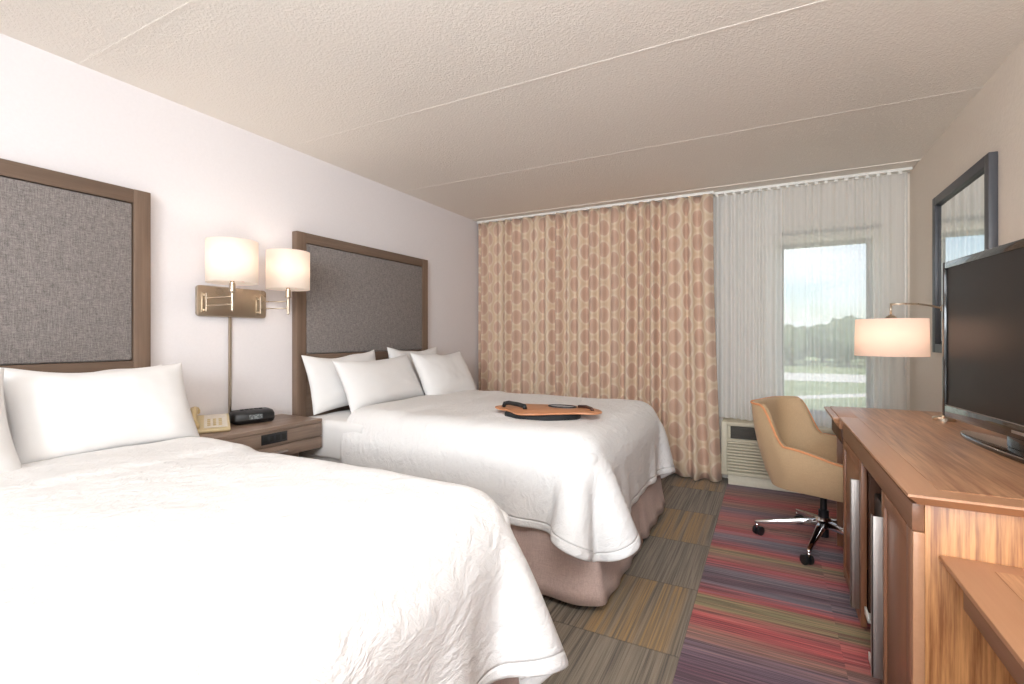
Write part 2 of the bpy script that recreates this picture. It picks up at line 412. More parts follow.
def grid_faces(nu, nv, wrap=False):
    return [(i * nv + j, i * nv + (j + 1) % nv, (i + 1) * nv + (j + 1) % nv, (i + 1) * nv + j) for i in range(nu - 1) for j in range(nv if wrap else nv - 1)]
def sst(a, b, x):
    t = max(0., min(1., (x - a) / (b - a))); return t * t * (3 - 2 * t)
def rrect(x0, x1, y0, y1, r, n=6):
    P = []
    for cx_, cy_, a0 in ((x1 - r, y1 - r, 0), (x0 + r, y1 - r, 90), (x0 + r, y0 + r, 180), (x1 - r, y0 + r, 270)):
        for k in range(n + 1):
            a = math.radians(a0 + 90 * k / n); P.append((cx_ + r * math.cos(a), cy_ + r * math.sin(a)))
    return P

# ------------------------------------------------------------ room shell
LW, RW, FW, NW, CE = -2.77, .942, 4.62, -4.6, 2.47
def struct(o): o['kind'] = 'structure'; return o
struct(B().box(LW - .1, RW + .1, NW - .1, FW + .15, -.1, 0).o('floor', M['carpet'], loc=(0, 0, 0)))
struct(B().box(LW - .1, RW + .1, NW - .1, FW + .15, CE, CE + .1).o('ceiling', M['ceiling'], loc=(0, 0, 0)))
struct(B().box(LW - .1, LW, NW, FW, 0, CE).o('wall_left', M['wall']))
struct(B().box(RW, RW + .1, NW, FW, 0, CE).o('wall_right', M['wall_tex']))
struct(B().box(LW, RW, NW - .1, NW, 0, CE).o('wall_near', M['wall']))
WX0, WX1, WZ0, WZ1 = .09, .715, .60, 2.0
b = B()
b.box(LW - .1, WX0, FW, FW + .15, 0, CE); b.box(WX1, RW + .1, FW, FW + .15, 0, CE)
b.box(WX0, WX1, FW, FW + .15, 0, WZ0); b.box(WX0, WX1, FW, FW + .15, WZ1, CE)
struct(b.o('wall_far', M['wall_far']))
for i, y in enumerate((-1.17, -.066, 1.034, 2.12, 3.224, 4.33)):
    struct(B().box(LW, RW, y - .006, y + .006, CE - (.0012 if y < 4 else .005), CE).o('trim_%d' % (i + 1), M['ceiling']))
struct(B().box(LW, LW + .012, NW, FW, 0, .09).o('baseboard_left', M['window_frame'], bevel=.003))
struct(B().box(RW - .012, RW, NW, FW, 0, .09).o('baseboard_right', M['window_frame'], bevel=.003))
# window
wf = thing('window_1', None, None, ((WX0 + WX1) / 2, FW + .07, WZ0)); wf['kind'] = 'structure'
fw = .028
b = B(); b.box(WX0, WX0 + fw, FW + .04, FW + .1, WZ0, WZ1); b.box(WX1 - fw, WX1, FW + .04, FW + .1, WZ0, WZ1)
b.box(WX0 + fw, WX1 - fw, FW + .04, FW + .1, WZ0, WZ0 + fw); b.box(WX0 + fw, WX1 - fw, FW + .04, FW + .1, WZ1 - fw, WZ1)
b.o('window_frame', M['window_frame'], wf, bevel=.003)
B().box(WX0 + fw, WX1 - fw, FW + .066, FW + .072, WZ0 + fw, WZ1 - fw).o('window_pane', M['glass'], wf)
B().box(WX0 - .02, WX1 + .02, FW - .03, FW + .0, WZ0 - .03, WZ0).o('window_sill', M['white_plastic'], wf, bevel=.004)
b = B(); b.box(WX0 - .05, WX1 + .05, FW - .035, FW - .002, 2.07, 2.092)
for k in range(15): b.box(WX0 - .03 + k * .046, WX0 - .018 + k * .046, FW - .04, FW - .034, 2.068, 2.088)
b.o('blind_rail', M['window_frame'], wf)

# ------------------------------------------------------------ outside
GZ = HC - 4.5
struct(B().box(-60, 120, 5.5, 260, GZ - .3, GZ).o('lawn', M['lawn'], loc=(0, 0, 0)))
struct(B().box(-60, 120, 58, 70, GZ, GZ + .03).o('road', M['road']))
pts = []
for k in range(41):
    t = k / 40; pts.append((-4 + 30 * t, 34 + 18 * math.sin(t * 2.2) ** 1.0 - 6 * t))
V = [(x, y, GZ + .04) for x, y in pts] + [(x + .5, y + 2.6, GZ + .04) for x, y in pts] + [(x, y, GZ) for x, y in pts] + [(x + .5, y + 2.6, GZ) for x, y in pts]
n = len(pts); Fc = []
for i in range(n - 1):
    Fc += [(i, i + 1, n + i + 1, n + i), (i, 2 * n + i, 2 * n + i + 1, i + 1), (n + i, n + i + 1, 3 * n + i + 1, 3 * n + i)]
struct(mesh('footpath', V, Fc, M['road']))

def tree(x, y, h, rad, label, seed):
    t = thing('tree', label, 'tree', (x, y, GZ), 0, 'trees beyond the window')
    bm = bmesh.new(); bmesh.ops.create_icosphere(bm, subdivisions=4, radius=1)
    V = []
    for v in bm.verts:
        c = v.co.normalized(); k = 1 + .28 * noise.noise(c * 2.2 + Vector((seed, 0, 0))) + .14 * noise.noise(c * 6 + Vector((seed, 3, 0)))
        V.append((x + c.x * rad * k, y + c.y * rad * k, GZ + h * .56 + c.z * h * .44 * k))
    Fc = [tuple(v.index for v in f.verts) for f in bm.faces]; bm.free()
    mesh('crown', V, Fc, M['leaves'], t, smooth=True)
    B().tube([(x, y, GZ), (x + .1, y, GZ + h * .25), (x, y, GZ + h * .4)], .3, 10, .2).o('trunk', M['bark'], t)
tl = [(3.2, 90, 6.2, 3.6), (10.6, 88, 7.4, 3.6), (18.2, 90, 6.0, 3.5), (26.2, 87, 5.4, 3.3), (-0.5, 101, 6.6, 4.2), (8.6, 102, 6.6, 4.2), (33.5, 101, 6.4, 4.4), (17.5, 103, 6.8, 4.2), (-5.5, 90, 6.4, 4), (39, 112, 6.8, 3.8)]
tlab = ['low round tree just inside the left edge of the window view', 'tallest round tree left of the middle of the window view', 'broad tree in the middle of the window view',
        'low tree in the window view beside the lampshade', 'tree behind the gap at the left of the window view', 'tree standing behind the tallest one in the window view',
        'distant tree behind the lampshade', 'far tree behind the low one near the lampshade', 'tree left of the window view, behind the gathered sheer', 'tree at the right end of the row, beyond the window jamb']
for i, (x, y, h, r) in enumerate(tl): tree(x, y, h, r, tlab[i], i * 3.1)

# ------------------------------------------------------------ curtain track
tk = thing('curtain_track', 'long white ceiling track carrying the drapes and the sheers', 'curtain track', ((LW + RW) / 2, 4.5, CE))
b = B(); b.box(LW + .01, RW - .012, 4.475, 4.50, CE - .022, CE); b.box(LW + .01, RW - .012, 4.545, 4.565, CE - .018, CE)
b.o('rail', M['white_plastic'], tk, bevel=.003)
B().box(LW + .01, -.405, 4.425, 4.455, CE - .024, CE).o('drape_rail', M['white_plastic'], tk, bevel=.004)
for k in range(20):
    x = -.385 + k * .0655
    b = B(); b.box(x - .012, x + .012, 4.478, 4.497, CE - .04, CE - .022); b.o('carrier', M['white_plastic'], tk, bevel=.003)

def drape(name, x0, x1, yc, z0, z1, amp, pleat, ratio, mat, seed, jitter=.35, nz=26, irregular=None, bottom=None, flare=0.0, sub=0):
    rnd = random.Random(seed)
    # pleat phases
    xs = []; x = x0
    nu = int((x1 - x0) / pleat * 14)
    ph = [0]; a_ = []
    pl = [];
    xx = x0
    while xx < x1:
        wdt = pleat * (1 + rnd.uniform(-jitter, jitter)); pl.append((xx, wdt, amp * rnd.uniform(.6, 1.25))); xx += wdt
    def y_at(x, z):
        for (a, wd, am) in pl:
            if a <= x < a + wd or (a, wd, am) == pl[-1]:
                t = (x - a) / wd; k = (z - z0) / (z1 - z0)
                am2 = am * (1.0 - .25 * k)
                sh = math.sin(2 * PI * t); sh = math.copysign(abs(sh) ** .8, sh)
                return am2 * sh + .012 * noise.noise(Vector((x * 5, z * .9, seed))) * (1.5 - k)
        return 0
    V = []; uv = []; zs = [z0 + (z1 - z0) * j / (nz - 1) for j in range(nz)]
    # arclength in x at mid height
    s_ = 0; prev = None; arc = []
    for i in range(nu):
        x = x0 + (x1 - x0) * i / (nu - 1); p = (x, y_at(x, z0))
        if prev: s_ += math.hypot(p[0] - prev[0], p[1] - prev[1])
        arc.append(s_); prev = p
    for i in range(nu):
        x = x0 + (x1 - x0) * i / (nu - 1)
        for z in zs:
            k = 1 - (z - z0) / (z1 - z0)
            xo = flare * k * k * sst(x1 - .5, x1, x) + .010 * noise.noise(Vector((x * 4, z * 1.2, seed + 9))) * k
            zz = z + (0.012 * math.sin(x * 9 + seed) * k ** 6)
            V.append((x + xo, yc + y_at(x, z), max(zz, z0 if z0 > .1 else .012))); uv.append((arc[i], z))
    return V, grid_faces(nu, nz), uv
V, Fc, uv = drape('drape', LW + .02, -.415, 4.44, .02, CE - .025, .046, .105, 1.5, None, 3, flare=.075)
# soft buckle of the hem near the free corner
V = [(x, y - (.05 * math.exp(-((x + .56) / .05) ** 2) * sst(.55, .0, z)), z) for x, y, z in V]
o = mesh('drape_curtain', V, Fc, M['drape'], smooth=True, uv=uv, solid=.004)
tag(o, 'long pleated cream drape with rosy tan discs, covering the left of the window wall', 'curtain')
V, Fc, uv = drape('s', -.425, .10, 4.50, .535, CE - .035, .024, .06, 2, None, 11, jitter=.3)
o = mesh('sheer_curtain', V, Fc, M['sheer_dense'], smooth=True, uv=uv)
tag(o, 'gathered white sheer curtain hanging between the disc-patterned drape and the window', 'curtain')
V, Fc, uv = drape('s', .103, .905, 4.49, .525, CE - .035, .016, .075, 2, None, 12, jitter=.4)
o = mesh('sheer_curtain', V, Fc, M['sheer'], smooth=True, uv=uv)
tag(o, 'thin spread sheer curtain in front of the bright window, beside the right wall', 'curtain')
tag(B().tube([(.882, 4.455, 2.43), (.884, 4.452, 1.6), (.884, 4.452, .95)], .006, 8).o('curtain_wand', M['white_plastic'], smooth=True), 'slim white pull wand hanging at the right end of the sheers', 'curtain wand')

# ------------------------------------------------------------ air conditioner
ax0, ax1, ay, az0, az1 = -.345, .70, 4.40, .085, .525
ac = thing('wall_air_conditioner', 'beige through-wall air conditioner under the sheer curtain, partly behind the desk chair', 'air conditioner', ((ax0 + ax1) / 2, 4.5, 0))
b = B(); b.box(ax0, ax1, ay + .02, FW, az0, az1)
b.box(ax0, ax0 + .045, ay, ay + .021, az0, az1); b.box(ax1 - .045, ax1, ay, ay + .021, az0, az1); b.box(ax0 + .045, ax1 - .045, ay, ay + .021, az1 - .03, az1)
b.box(ax0 + .045, ax1 - .045, ay, ay + .021, .365, .385); b.box(ax0 + .045, ax1 - .045, ay, ay + .021, az0, az0 + .03)
b.o('casing', M['ac'], ac, bevel=.004)
B().box(ax0 + .07, ax1 - .3, ay + .008, ay + .0195, .39, .49).o('air_outlet', M['ac_dark'], ac)
for k in range(4):
    B().box(ax0 + .07, ax1 - .3, ay + .001, ay + .012, .402 + k * .024, .408 + k * .024).o('vane', M['ac_dark'], ac)
for k in range(10):
    z = .125 + k * .0245
    B().box(ax0 + .046, ax1 - .046, ay - .002, ay + .018, z, z + .014, rot=Matrix.Rotation(math.radians(-28), 3, 'X')).o('slat', M['ac'], ac, bevel=.002, seg=1)
B().box(ax1 - .28, ax1 - .06, ay + .002, ay + .0195, .395, .485).o('control_cover', M['ac'], ac, bevel=.004)
B().box(ax0 + .05, ax1 - .05, ay + .03, FW, 0, az0).o('sub_base', M['ac_foot'], ac, bevel=.003)

# ------------------------------------------------------------ headboards
def headboard(y0, y1, z1, label):
    t = thing('headboard', label, 'headboard', (LW, (y0 + y1) / 2, 0))
    x0, x1 = LW + .001, LW + .05; wv = .074; wt = .068
    B().box(x0, x1, y0, y0 + wv, 0, z1).o('side_rail', M['hb_wood_v'], t, bevel=.003)
    B().box(x0, x1, y1 - wv, y1, 0, z1).o('side_rail', M['hb_wood_v'], t, bevel=.003)
    B().box(x0, x1 - .0005, y0 + wv, y1 - wv, z1 - wt, z1 - .0005).o('top_rail', M['hb_wood'], t, bevel=.003)
    B().box(x0, x1 - .006, y0 + wv, y1 - wv, .3, 1.115).o('lower_panel', M['hb_wood'], t, bevel=.003)
    B().box(x0, x1 - .004, y0 + wv + .004, y1 - wv - .004, 1.118, z1 - wt - .003).o('upholstered_panel', M['hb_fabric'], t, bevel=.008, seg=3)
    return t
headboard(-.08, 1.298, 1.948, 'grey tweed headboard in a brown wood frame, behind the near bed')
headboard(2.145, 3.525, 1.925, 'grey tweed headboard in a brown wood frame, behind the bed nearest the drapes')

# ------------------------------------------------------------ bedding
def cloth(x0, x1f, y0, y1, ztop, over_f, over_y, seed, p_=3.0, steps=230, h=.03, zlow=.0):
    """hang a quilt over the mattress: position based cloth relaxation on a rounded box"""
    xs = np.arange(x0, x1f + over_f + h / 2, h); ys = np.arange(y0 - over_y, y1 + over_y + h / 2, h)
    nx, ny = len(xs), len(ys)
    P = np.zeros((nx, ny, 3)); P[..., 0] = xs[:, None]; P[..., 1] = ys[None]; P[..., 2] = ztop + .03
    rng = np.random.RandomState(seed); P[..., 2] += rng.rand(nx, ny) * .006
    # rounded free corners of the quilt
    ddx = np.maximum(P[..., 0] - x1f, 0) / over_f; ddy = np.maximum(np.maximum(P[..., 1] - y1, y0 - P[..., 1]), 0) / over_y
    pw = (ddx ** p_ + ddy ** p_) ** (1 / p_); k_ = np.where(pw > 1e-6, np.maximum(ddx, ddy) / np.maximum(pw, 1e-6), 1)
    P[..., 0] = np.where(ddx > 0, x1f + ddx * over_f * k_, P[..., 0])
    P[..., 1] = np.where(ddy > 0, np.where(P[..., 1] > (y0 + y1) / 2, y1 + ddy * over_y * k_, y0 - ddy * over_y * k_), P[..., 1])
    rest = P.copy(); vel = np.zeros_like(P)
    c = np.array([(x0 - .6 + x1f) / 2, (y0 + y1) / 2, ztop / 2 - .2]); hs = np.array([(x1f - x0 + .6) / 2, (y1 - y0) / 2, ztop / 2 + .2]); r = .12
    cons = []
    def addc(di, dj, k, stepi=None):
        L = h * math.hypot(di, dj)
        I, J = np.meshgrid(np.arange(nx), np.arange(ny), indexing='ij')
        ok = (I + di >= 0) & (I + di < nx) & (J + dj >= 0) & (J + dj < ny)
        d = abs(di) if abs(di) > 0 else abs(dj)
        key = (I // max(1, abs(di))) % 2 if di else (J // max(1, abs(dj))) % 2
        for q in (0, 1):
            mk = ok & (key == q)
            a = (I[mk] * ny + J[mk]); bb = ((I[mk] + di) * ny + J[mk] + dj)
            rr_ = rest.reshape(-1, 3)[:, :2]; cons.append((a, bb, np.maximum(np.sqrt(((rr_[a] - rr_[bb]) ** 2).sum(1)), h * .25), k))
    addc(1, 0, 1); addc(0, 1, 1); addc(1, 1, .55); addc(1, -1, .55); addc(2, 0, .25); addc(0, 2, .25); addc(4, 0, .05); addc(0, 4, .05)
    X = P.reshape(-1, 3); Vv = vel.reshape(-1, 3); dt = .016
    pin = np.where(X[:, 0] < x0 + h * .5)[0]
    pin = pin[(rest.reshape(-1, 3)[pin, 1] > y0 + .05) & (rest.reshape(-1, 3)[pin, 1] < y1 - .05)]
    pinpos = X[pin].copy(); pinpos[:, 2] = ztop + .012
    for st_ in range(steps):
        Vv[:, 2] -= 3.6 * dt; Vv *= .97
        old = X.copy(); X += Vv * dt
        for it in range(9):
            for a, bb, L, k in cons:
                dlt = X[bb] - X[a]; dd = np.sqrt((dlt ** 2).sum(1)) + 1e-9
                corr = dlt * (.5 * k * (dd - L) / dd)[:, None]
                X[a] += corr; X[bb] -= corr
            q = np.abs(X - c) - (hs - r); o_ = np.maximum(q, 0); dist = np.sqrt((o_ ** 2).sum(1))
            sd = dist - r - .012
            hit = (sd < 0)
            outm = hit & (dist > 1e-6); sg = np.sign(X - c)
            nrm = o_[outm] / dist[outm][:, None] * sg[outm]; X[outm] += nrm * (-sd[outm])[:, None]
            ins = hit & (dist <= 1e-6)
            X[ins, 2] = ztop + .012
            tang = outm | ins
            X[:, 2] = np.maximum(X[:, 2], .02 + zlow)
            X[pin] = pinpos
        mv = X - old
        mv[tang, :2] *= .35        # friction
        mv[tang, 2] *= 1.0
        X[tang, :2] = old[tang, :2] + mv[tang, :2]
        Vv = (X - old) / dt
        sp = np.sqrt((Vv ** 2).sum(1)); mxs = 2.5; f = np.where(sp > mxs, mxs / (sp + 1e-9), 1); Vv *= f[:, None]
    return X.reshape(nx, ny, 3), rest

def quilt(label, x0, x1f, y0, y1, ztop, of, oy, seed, p_, tuck=0.0):
    G, rest = cloth(x0, x1f, y0, y1, ztop, of, oy, seed, p_)
    nx, ny = G.shape[:2]; V = []; uv = []
    for i in range(nx):
        for j in range(ny):
            p = Vector(G[i, j]); rx, ry = rest[i, j, 0], rest[i, j, 1]
            n_ = noise.noise(Vector((rx * 3, ry * 3, seed))) * .012 + noise.noise(Vector((rx * 8, ry * 8, seed + 4))) * .005
            ins = sst(0, .15, min(ry - y0, y1 - ry)) * sst(0, .2, x1f - rx)
            p.z += (n_ + .018 + .018 * ins) * (1 if p.z > ztop - .03 else 0)
            # turned back band beside the pillows
            p.z += .014 * (1 - sst(-1.935, -1.905, rx)) * (1 if p.z > ztop - .03 else 0)
            if p.x > x1f + .03: p.x = x1f + .03 + (p.x - x1f - .03) * (1 - tuck * sst(y1 - .55, y1 - .1, p.y))
            V.append(p); uv.append((rx, ry))
    o = mesh('comforter', V, grid_faces(nx, ny), M['quilt'], smooth=True, uv=uv)
    at_ = o.data.attributes.new('hem', 'FLOAT', 'POINT')      # distance from the hem, for the stitched border
    at_.data.foreach_set('value', [min(nx - 1 - i, j, ny - 1 - j) * .03 for i in range(nx) for j in range(ny)])
    sm = o.modifiers.new('smooth', 'SMOOTH'); sm.iterations = 2; sm.factor = .5
    md = o.modifiers.new('solid', 'SOLIDIFY'); md.thickness = .022; md.offset = 1
    md = o.modifiers.new('sub', 'SUBSURF'); md.levels = md.render_levels = 1
    return tag(o, label, 'comforter')

def bed(y0, y1, ztop, label):
    x0, x1 = LW + .052, -.69
    t = thing('bed', label, 'bed', ((x0 + x1) / 2, (y0 + y1) / 2, 0))
    B().prism(rrect(x0, x1, y0, y1, .07), .44, ztop - .012).o('mattress', M['sheet'], t, bevel=.04, seg=4)
    B().prism(rrect(x0, x1 + .0, y0 - .0, y1 + .0, .07), .20, .438).o('box_spring', M['skirt'], t, bevel=.01)
    # pleated skirt on three sides, flaring to the floor
    path = []
    rc = .05
    for k in range(60): path.append((x0 + (x1 - rc - x0) * k / 59, y0, 0, -1))
    for k in range(1, 8): a = PI / 2 * k / 8; path.append((x1 - rc + rc * math.sin(a), y0 + rc - rc * math.cos(a), math.sin(a), -math.cos(a)))
    for k in range(44): path.append((x1, y0 + rc + (y1 - y0 - 2 * rc) * k / 43, 1, 0))
    for k in range(1, 8): a = PI / 2 * k / 8; path.append((x1 - rc + rc * math.cos(a), y1 - rc + rc * math.sin(a), math.cos(a), math.sin(a)))
    for k in range(60): path.append((x1 - rc - (x1 - rc - x0) * k / 59, y1, 0, 1))
    V = []; nzs = 9; n_ = len(path)
    for i, (x, y, ax, ayy) in enumerate(path):
        for j in range(nzs):
            k = j / (nzs - 1); z = .435 - k * (.435 - .035)
            fl = .004 + .045 * k ** 2.2 + .006 * math.sin(i * .9) * k
            cxr = 0; cyr = 0
            ax_, ay_ = ax, ayy
            pl = 0
            if i in (30, 50, 90, 140): pl = -.03 * k
            V.append((x + ax_ * (fl + pl), y + ay_ * (fl + pl), z))
    mesh('bed_skirt', V, grid_faces(n_, nzs), M['skirt'], t, smooth=True, solid=.004)
    b = B()
    for px_ in (x0 + .15, x1 - .15):
        for py_ in (y0 + .15, y1 - .15): B().lathe((px_, py_, 0), [(.03, 0), (.03, .2)], 12).o('bed_foot', M['dark_gap'], t)
    return t
BZ = .71
bed(-.13, 1.35, BZ, 'near white bed with rosy taupe skirt, running out of the left side of the photo')
bed(2.10, 3.58, BZ, 'white bed with rosy taupe skirt standing beside the drapes')
quilt('crinkled white comforter spread over the near bed', -2.30, -.69, -.13, 1.35, BZ, .33, .37, 1, 4.5)
quilt('crinkled white comforter on the bed beside the drapes, with the lap desk on it', -2.26, -.69, 2.10, 3.58, BZ, .34, .335, 2, 1.8, tuck=.5)
# loose top sheet of the far bed, seen between pillows and comforter
def sheet_band(y0, y1, label):
    V = []; nu, nv = 16, 60
    for i in range(nu):
        x = LW + .16 + (.52) * i / (nu - 1)
        for j in range(nv):
            s_ = j / (nv - 1) * (y1 - y0 + .44) - .22
            if s_ < 0: y = y0 - .012 - .004 * math.sin(x * 30); z = BZ + .004 + s_
            elif s_ > y1 - y0: y = y1 + .012; z = BZ + .004 - (s_ - (y1 - y0))
            else: y = y0 + s_; z = BZ + .008 + .005 * noise.noise(Vector((x * 9, y * 9, 1)))
            V.append((x, y, z))
    o = mesh('flat_sheet', V, grid_faces(nu, nv), M['sheet'], smooth=True, solid=.004, sub=1)
    return tag(o, label, 'sheet')
sheet_band(2.10, 3.58, 'smooth white sheet showing between pillows and comforter beside the nightstand')
sheet_band(-.13, 1.35, 'smooth white sheet under the pillows of the near bed')

def pillow(cx_, cy_, zb, wd, ht, th, lean, label, group, seed, rz=0, roll=0, xdepth=None):
    """wd along y, ht up the lean; bottom edge centre at (cx_,cy_,zb); lean = degrees back from upright"""
    n_ = 34; V = []; rnd = random.Random(seed)
    def side(sgn):
        out_ = []
        for i in range(n_):
            for j in range(n_):
                u = -1 + 2 * i / (n_ - 1); v_ = -1 + 2 * j / (n_ - 1)
                e = max(0, (1 - abs(u) ** 3.2)) ** .55 * max(0, (1 - abs(v_) ** 3.2)) ** .55
                t_ = th / 2 * e
                pin = .075
                yy = wd / 2 * u * (1 - pin * (1 - v_ * v_)); zz = ht / 2 * v_ * (1 - pin * 1.1 * (1 - u * u))
                wr = .004 * noise.noise(Vector((u * 1.8, v_ * 1.8, seed + sgn))) + .002 * noise.noise(Vector((u * 6, v_ * 4, seed * 2 + sgn)))
                cr_ = .006 * math.sin(9 * (u + v_) + seed) * sst(.5, 1, abs(u)) * sst(.4, 1, abs(v_))
                tt = t_ * (1 + .18 * -v_) + (wr * 1.6 + cr_) * e ** .5
                sag = -.02 * (1 - u * u) * sst(.2, 1, v_) + .018 * noise.noise(Vector((u * 1.7, seed, 0))) * (v_ + 1) * .5
                out_.append(Vector((sgn * tt, yy, zz + ht / 2 + sag)))
        return out_
    A = side(1); Bk = side(-1)
    V = A + Bk; Fc = grid_faces(n_, n_) + [tuple(n_ * n_ + q for q in reversed(f)) for f in grid_faces(n_, n_)]
    # weld rims
    mp_ = {}
    for i in range(n_):
        for j in range(n_):
            if i in (0, n_ - 1) or j in (0, n_ - 1): mp_[n_ * n_ + i * n_ + j] = i * n_ + j
    Fc = [tuple(mp_.get(q, q) for q in f) for f in Fc]
    R = Matrix.Rotation(rz, 4, 'Z') @ Matrix.Rotation(math.radians(-lean), 4, 'Y') @ Matrix.Rotation(roll, 4, 'X')
    T_ = Matrix.Translation((cx_, cy_, zb))
    V = [T_ @ R @ v for v in V]
    used = sorted({q for f in Fc for q in f}); ren = {q: k for k, q in enumerate(used)}
    o = mesh('pillow', [V[q] for q in used], [tuple(ren[q] for q in f) for f in Fc], M['sheet'], smooth=True, sub=1)
    return tag(o, label, 'pillow', group)
g1, g2 = 'pillows on the near bed', 'pillows on the bed beside the drapes'
PZ = BZ + .03
pillow(-2.585, 1.01, PZ, .66, .38, .17, 16, 'back pillow of the near bed, mostly hidden behind the large front one', g1, 1)
pillow(-2.53, .31, PZ, .68, .39, .16, 14, 'back pillow at the left edge of the near bed', g1, 2)
pillow(-2.33, 1.00, PZ, .66, .415, .19, 24, 'large front pillow on the near bed, beside the beige telephone', g1, 3)
pillow(-2.19, .365, PZ, .66, .43, .19, 24, 'front pillow cut by the left edge of the photo', g1, 4, rz=.06)
pillow(-2.56, 2.47, PZ, .66, .40, .14, 14, 'back pillow beside the nightstand, corner against the headboard', g2, 5, rz=-.03, roll=.05)
pillow(-2.55, 3.22, PZ, .66, .42, .15, 12, 'back pillow nearest the drapes, only its peaked corner showing', g2, 6)
pillow(-2.33, 2.62, PZ, .79, .395, .17, 26, 'front pillow nearest the nightstand on the bed beside the drapes', g2, 7, rz=.02, roll=.02)
pillow(-2.22, 3.23, PZ, .66, .42, .17, 27, 'front pillow nearest the drapes', g2, 8, rz=-.03)

# ------------------------------------------------------------ lap desk
lx = thing('lap_desk', 'orange brown lap desk with black cushion lying on the far comforter', 'lap desk', (-1.15, 2.62, BZ + .06))
zt = .818
outl = [(-1.44, 2.515), (-1.41, 2.60), (-1.34, 2.68), (-1.2, 2.73), (-1.06, 2.77), (-.96, 2.72), (-.87, 2.69), (-.81, 2.60), (-.83, 2.53), (-.92, 2.50), (-1.02, 2.43), (-1.12, 2.355), (-1.2, 2.335), (-1.29, 2.41), (-1.38, 2.45)]
def smooth_loop(P, n=4):
    out_ = []
    for i in range(len(P)):
        p0, p1, p2, p3 = [Vector(P[(i + k) % len(P)]) for k in (-1, 0, 1, 2)]
        for k in range(n):
            t = k / n; out_.append(tuple(.5 * ((2 * p1) + (p2 - p0) * t + (2 * p0 - 5 * p1 + 4 * p2 - p3) * t * t + (3 * p1 - p0 - 3 * p2 + p3) * t ** 3)))
    return out_
ol = smooth_loop(outl)
B().prism(ol, zt - .010, zt).o('board', M['lap_wood'], lx, bevel=.003)
B().prism(smooth_loop([(-1.33, 2.43), (-1.3, 2.62), (-1.12, 2.7), (-.97, 2.66), (-.93, 2.53), (-1.02, 2.42), (-1.12, 2.37), (-1.2, 2.355), (-1.27, 2.39)]), BZ + .050, zt - .0105).o('cushion', M['black_soft'], lx, bevel=.012, seg=3)
B().tube([(-1.375, 2.50, zt), (-1.37, 2.505, zt + .022), (-1.345, 2.51, zt + .026), (-1.28, 2.50, zt + .022), (-1.23, 2.485, zt + .016), (-1.225, 2.48, zt)], .013, 10).o('grip', M['black_plastic'], lx, smooth=True)
B().prism([(-1.07 + .085 * math.cos(a * PI / 12), 2.66 + .045 * math.sin(a * PI / 12)) for a in range(24)], zt, zt + .004).o('oval_pad', M['lap_print'], lx)
B().tube([(-1.07 + .085 * math.cos(a * PI / 12), 2.66 + .045 * math.sin(a * PI / 12), zt + .005) for a in range(25)], .004, 6).o('pad_rim', M['black_plastic'], lx, smooth=True)
B().tube([(-.98, 2.69, zt + .006), (-.93, 2.68, zt + .010), (-.89, 2.65, zt + .006), (-.865, 2.60, zt + .004)], .009, 8).o('strap', M['lap_strap'], lx, smooth=True)

# ------------------------------------------------------------ nightstand
ns = thing('nightstand', 'brown wood nightstand with black outlet panel, between the two beds', 'nightstand', (-2.58, 1.70, 0))
nx1, ny0, ny1, nz0, nz1 = -2.40, 1.355, 2.072, .56, .735
B().box(LW + .001, nx1, ny0, ny1, nz1 - .022, nz1).o('top', M['ns_wood'], ns, bevel=.002)
B().box(LW + .001, nx1 - .012, ny0 + .001, ny1 - .001, nz0, nz1 - .0225).o('body', M['ns_wood'], ns, bevel=.002)
B().box(nx1 - .0118, nx1 - .001, ny0 + .002, ny1 - .002, nz0 + .072, nz1 - .024).o('fascia', M['ns_wood'], ns, bevel=.0015)
dr = B().box(nx1 - .0118, nx1 - .001, ny0 + .002, ny1 - .002, nz0, nz0 + .068).o('drawer', M['ns_wood'], ns, bevel=.0015)
b = B(); b.box(nx1 - .001, nx1 + .022, 1.66, 1.82, nz0 + .028, nz0 + .040); b.o('handle', M['alu'], dr, bevel=.002)
op = B().box(nx1 - .001, nx1 + .003, 1.67, 1.828, nz1 - .088, nz1 - .032).o('outlet_panel', M['black_plastic'], ns, bevel=.0012)
for yy in (1.692, 1.730, 1.768, 1.806):
    B().prism([(0, 0)] + [], 0, 0) if False else None
    b = B(); b.box(nx1 + .003, nx1 + .0045, yy - .012, yy + .012, nz1 - .076, nz1 - .044); b.o('socket', M['dark_gap'], op, bevel=.0004)
B().box(LW + .001, nx1 - .11, ny0 + .08, ny1 - .08, 0, nz0 - .0005).o('pedestal', M['hb_wood_v'], ns, bevel=.003)

# clock radio
ck = thing('clock_radio', 'black clock radio on the nightstand beside the cord cover', 'clock radio', (-2.65, 1.785, nz1), math.radians(-16))
prof = [(-.055, .0), (.05, .0), (.066, .020), (.058, .052), (.030, .066), (-.04, .068), (-.058, .05)]
V = []; Fc = []; sec = [(-.112, .62), (-.105, .84), (-.088, .96), (0, 1), (.088, .96), (.105, .84), (.112, .62)]; prof = [(a * 1.05, b_ * 1.12) for a, b_ in prof]
for yy, k in sec:
    for (px_, pz_) in prof: V.append((px_ * k, yy, .034 + (pz_ - .034) * k if k < 1 else pz_))
V = [(x, y, max(z, .0)) for x, y, z in V]; npf = len(prof)
for i in range(len(sec) - 1):
    for k in range(npf): Fc.append((i * npf + k, i * npf + (k + 1) % npf, (i + 1) * npf + (k + 1) % npf, (i + 1) * npf + k))
Fc += [tuple(range(npf)), tuple((len(sec) - 1) * npf + k for k in range(npf))]
mesh('body', V, Fc, M['black_plastic'], ck, world=False, bevel=.003)
b = B(); b.box(.0665, .069, -.035, .035, .027, .053, rot=Matrix.Rotation(math.radians(-14), 3, 'Y')); b.o('display', M['lcd'], ck, world=False)
b = B()
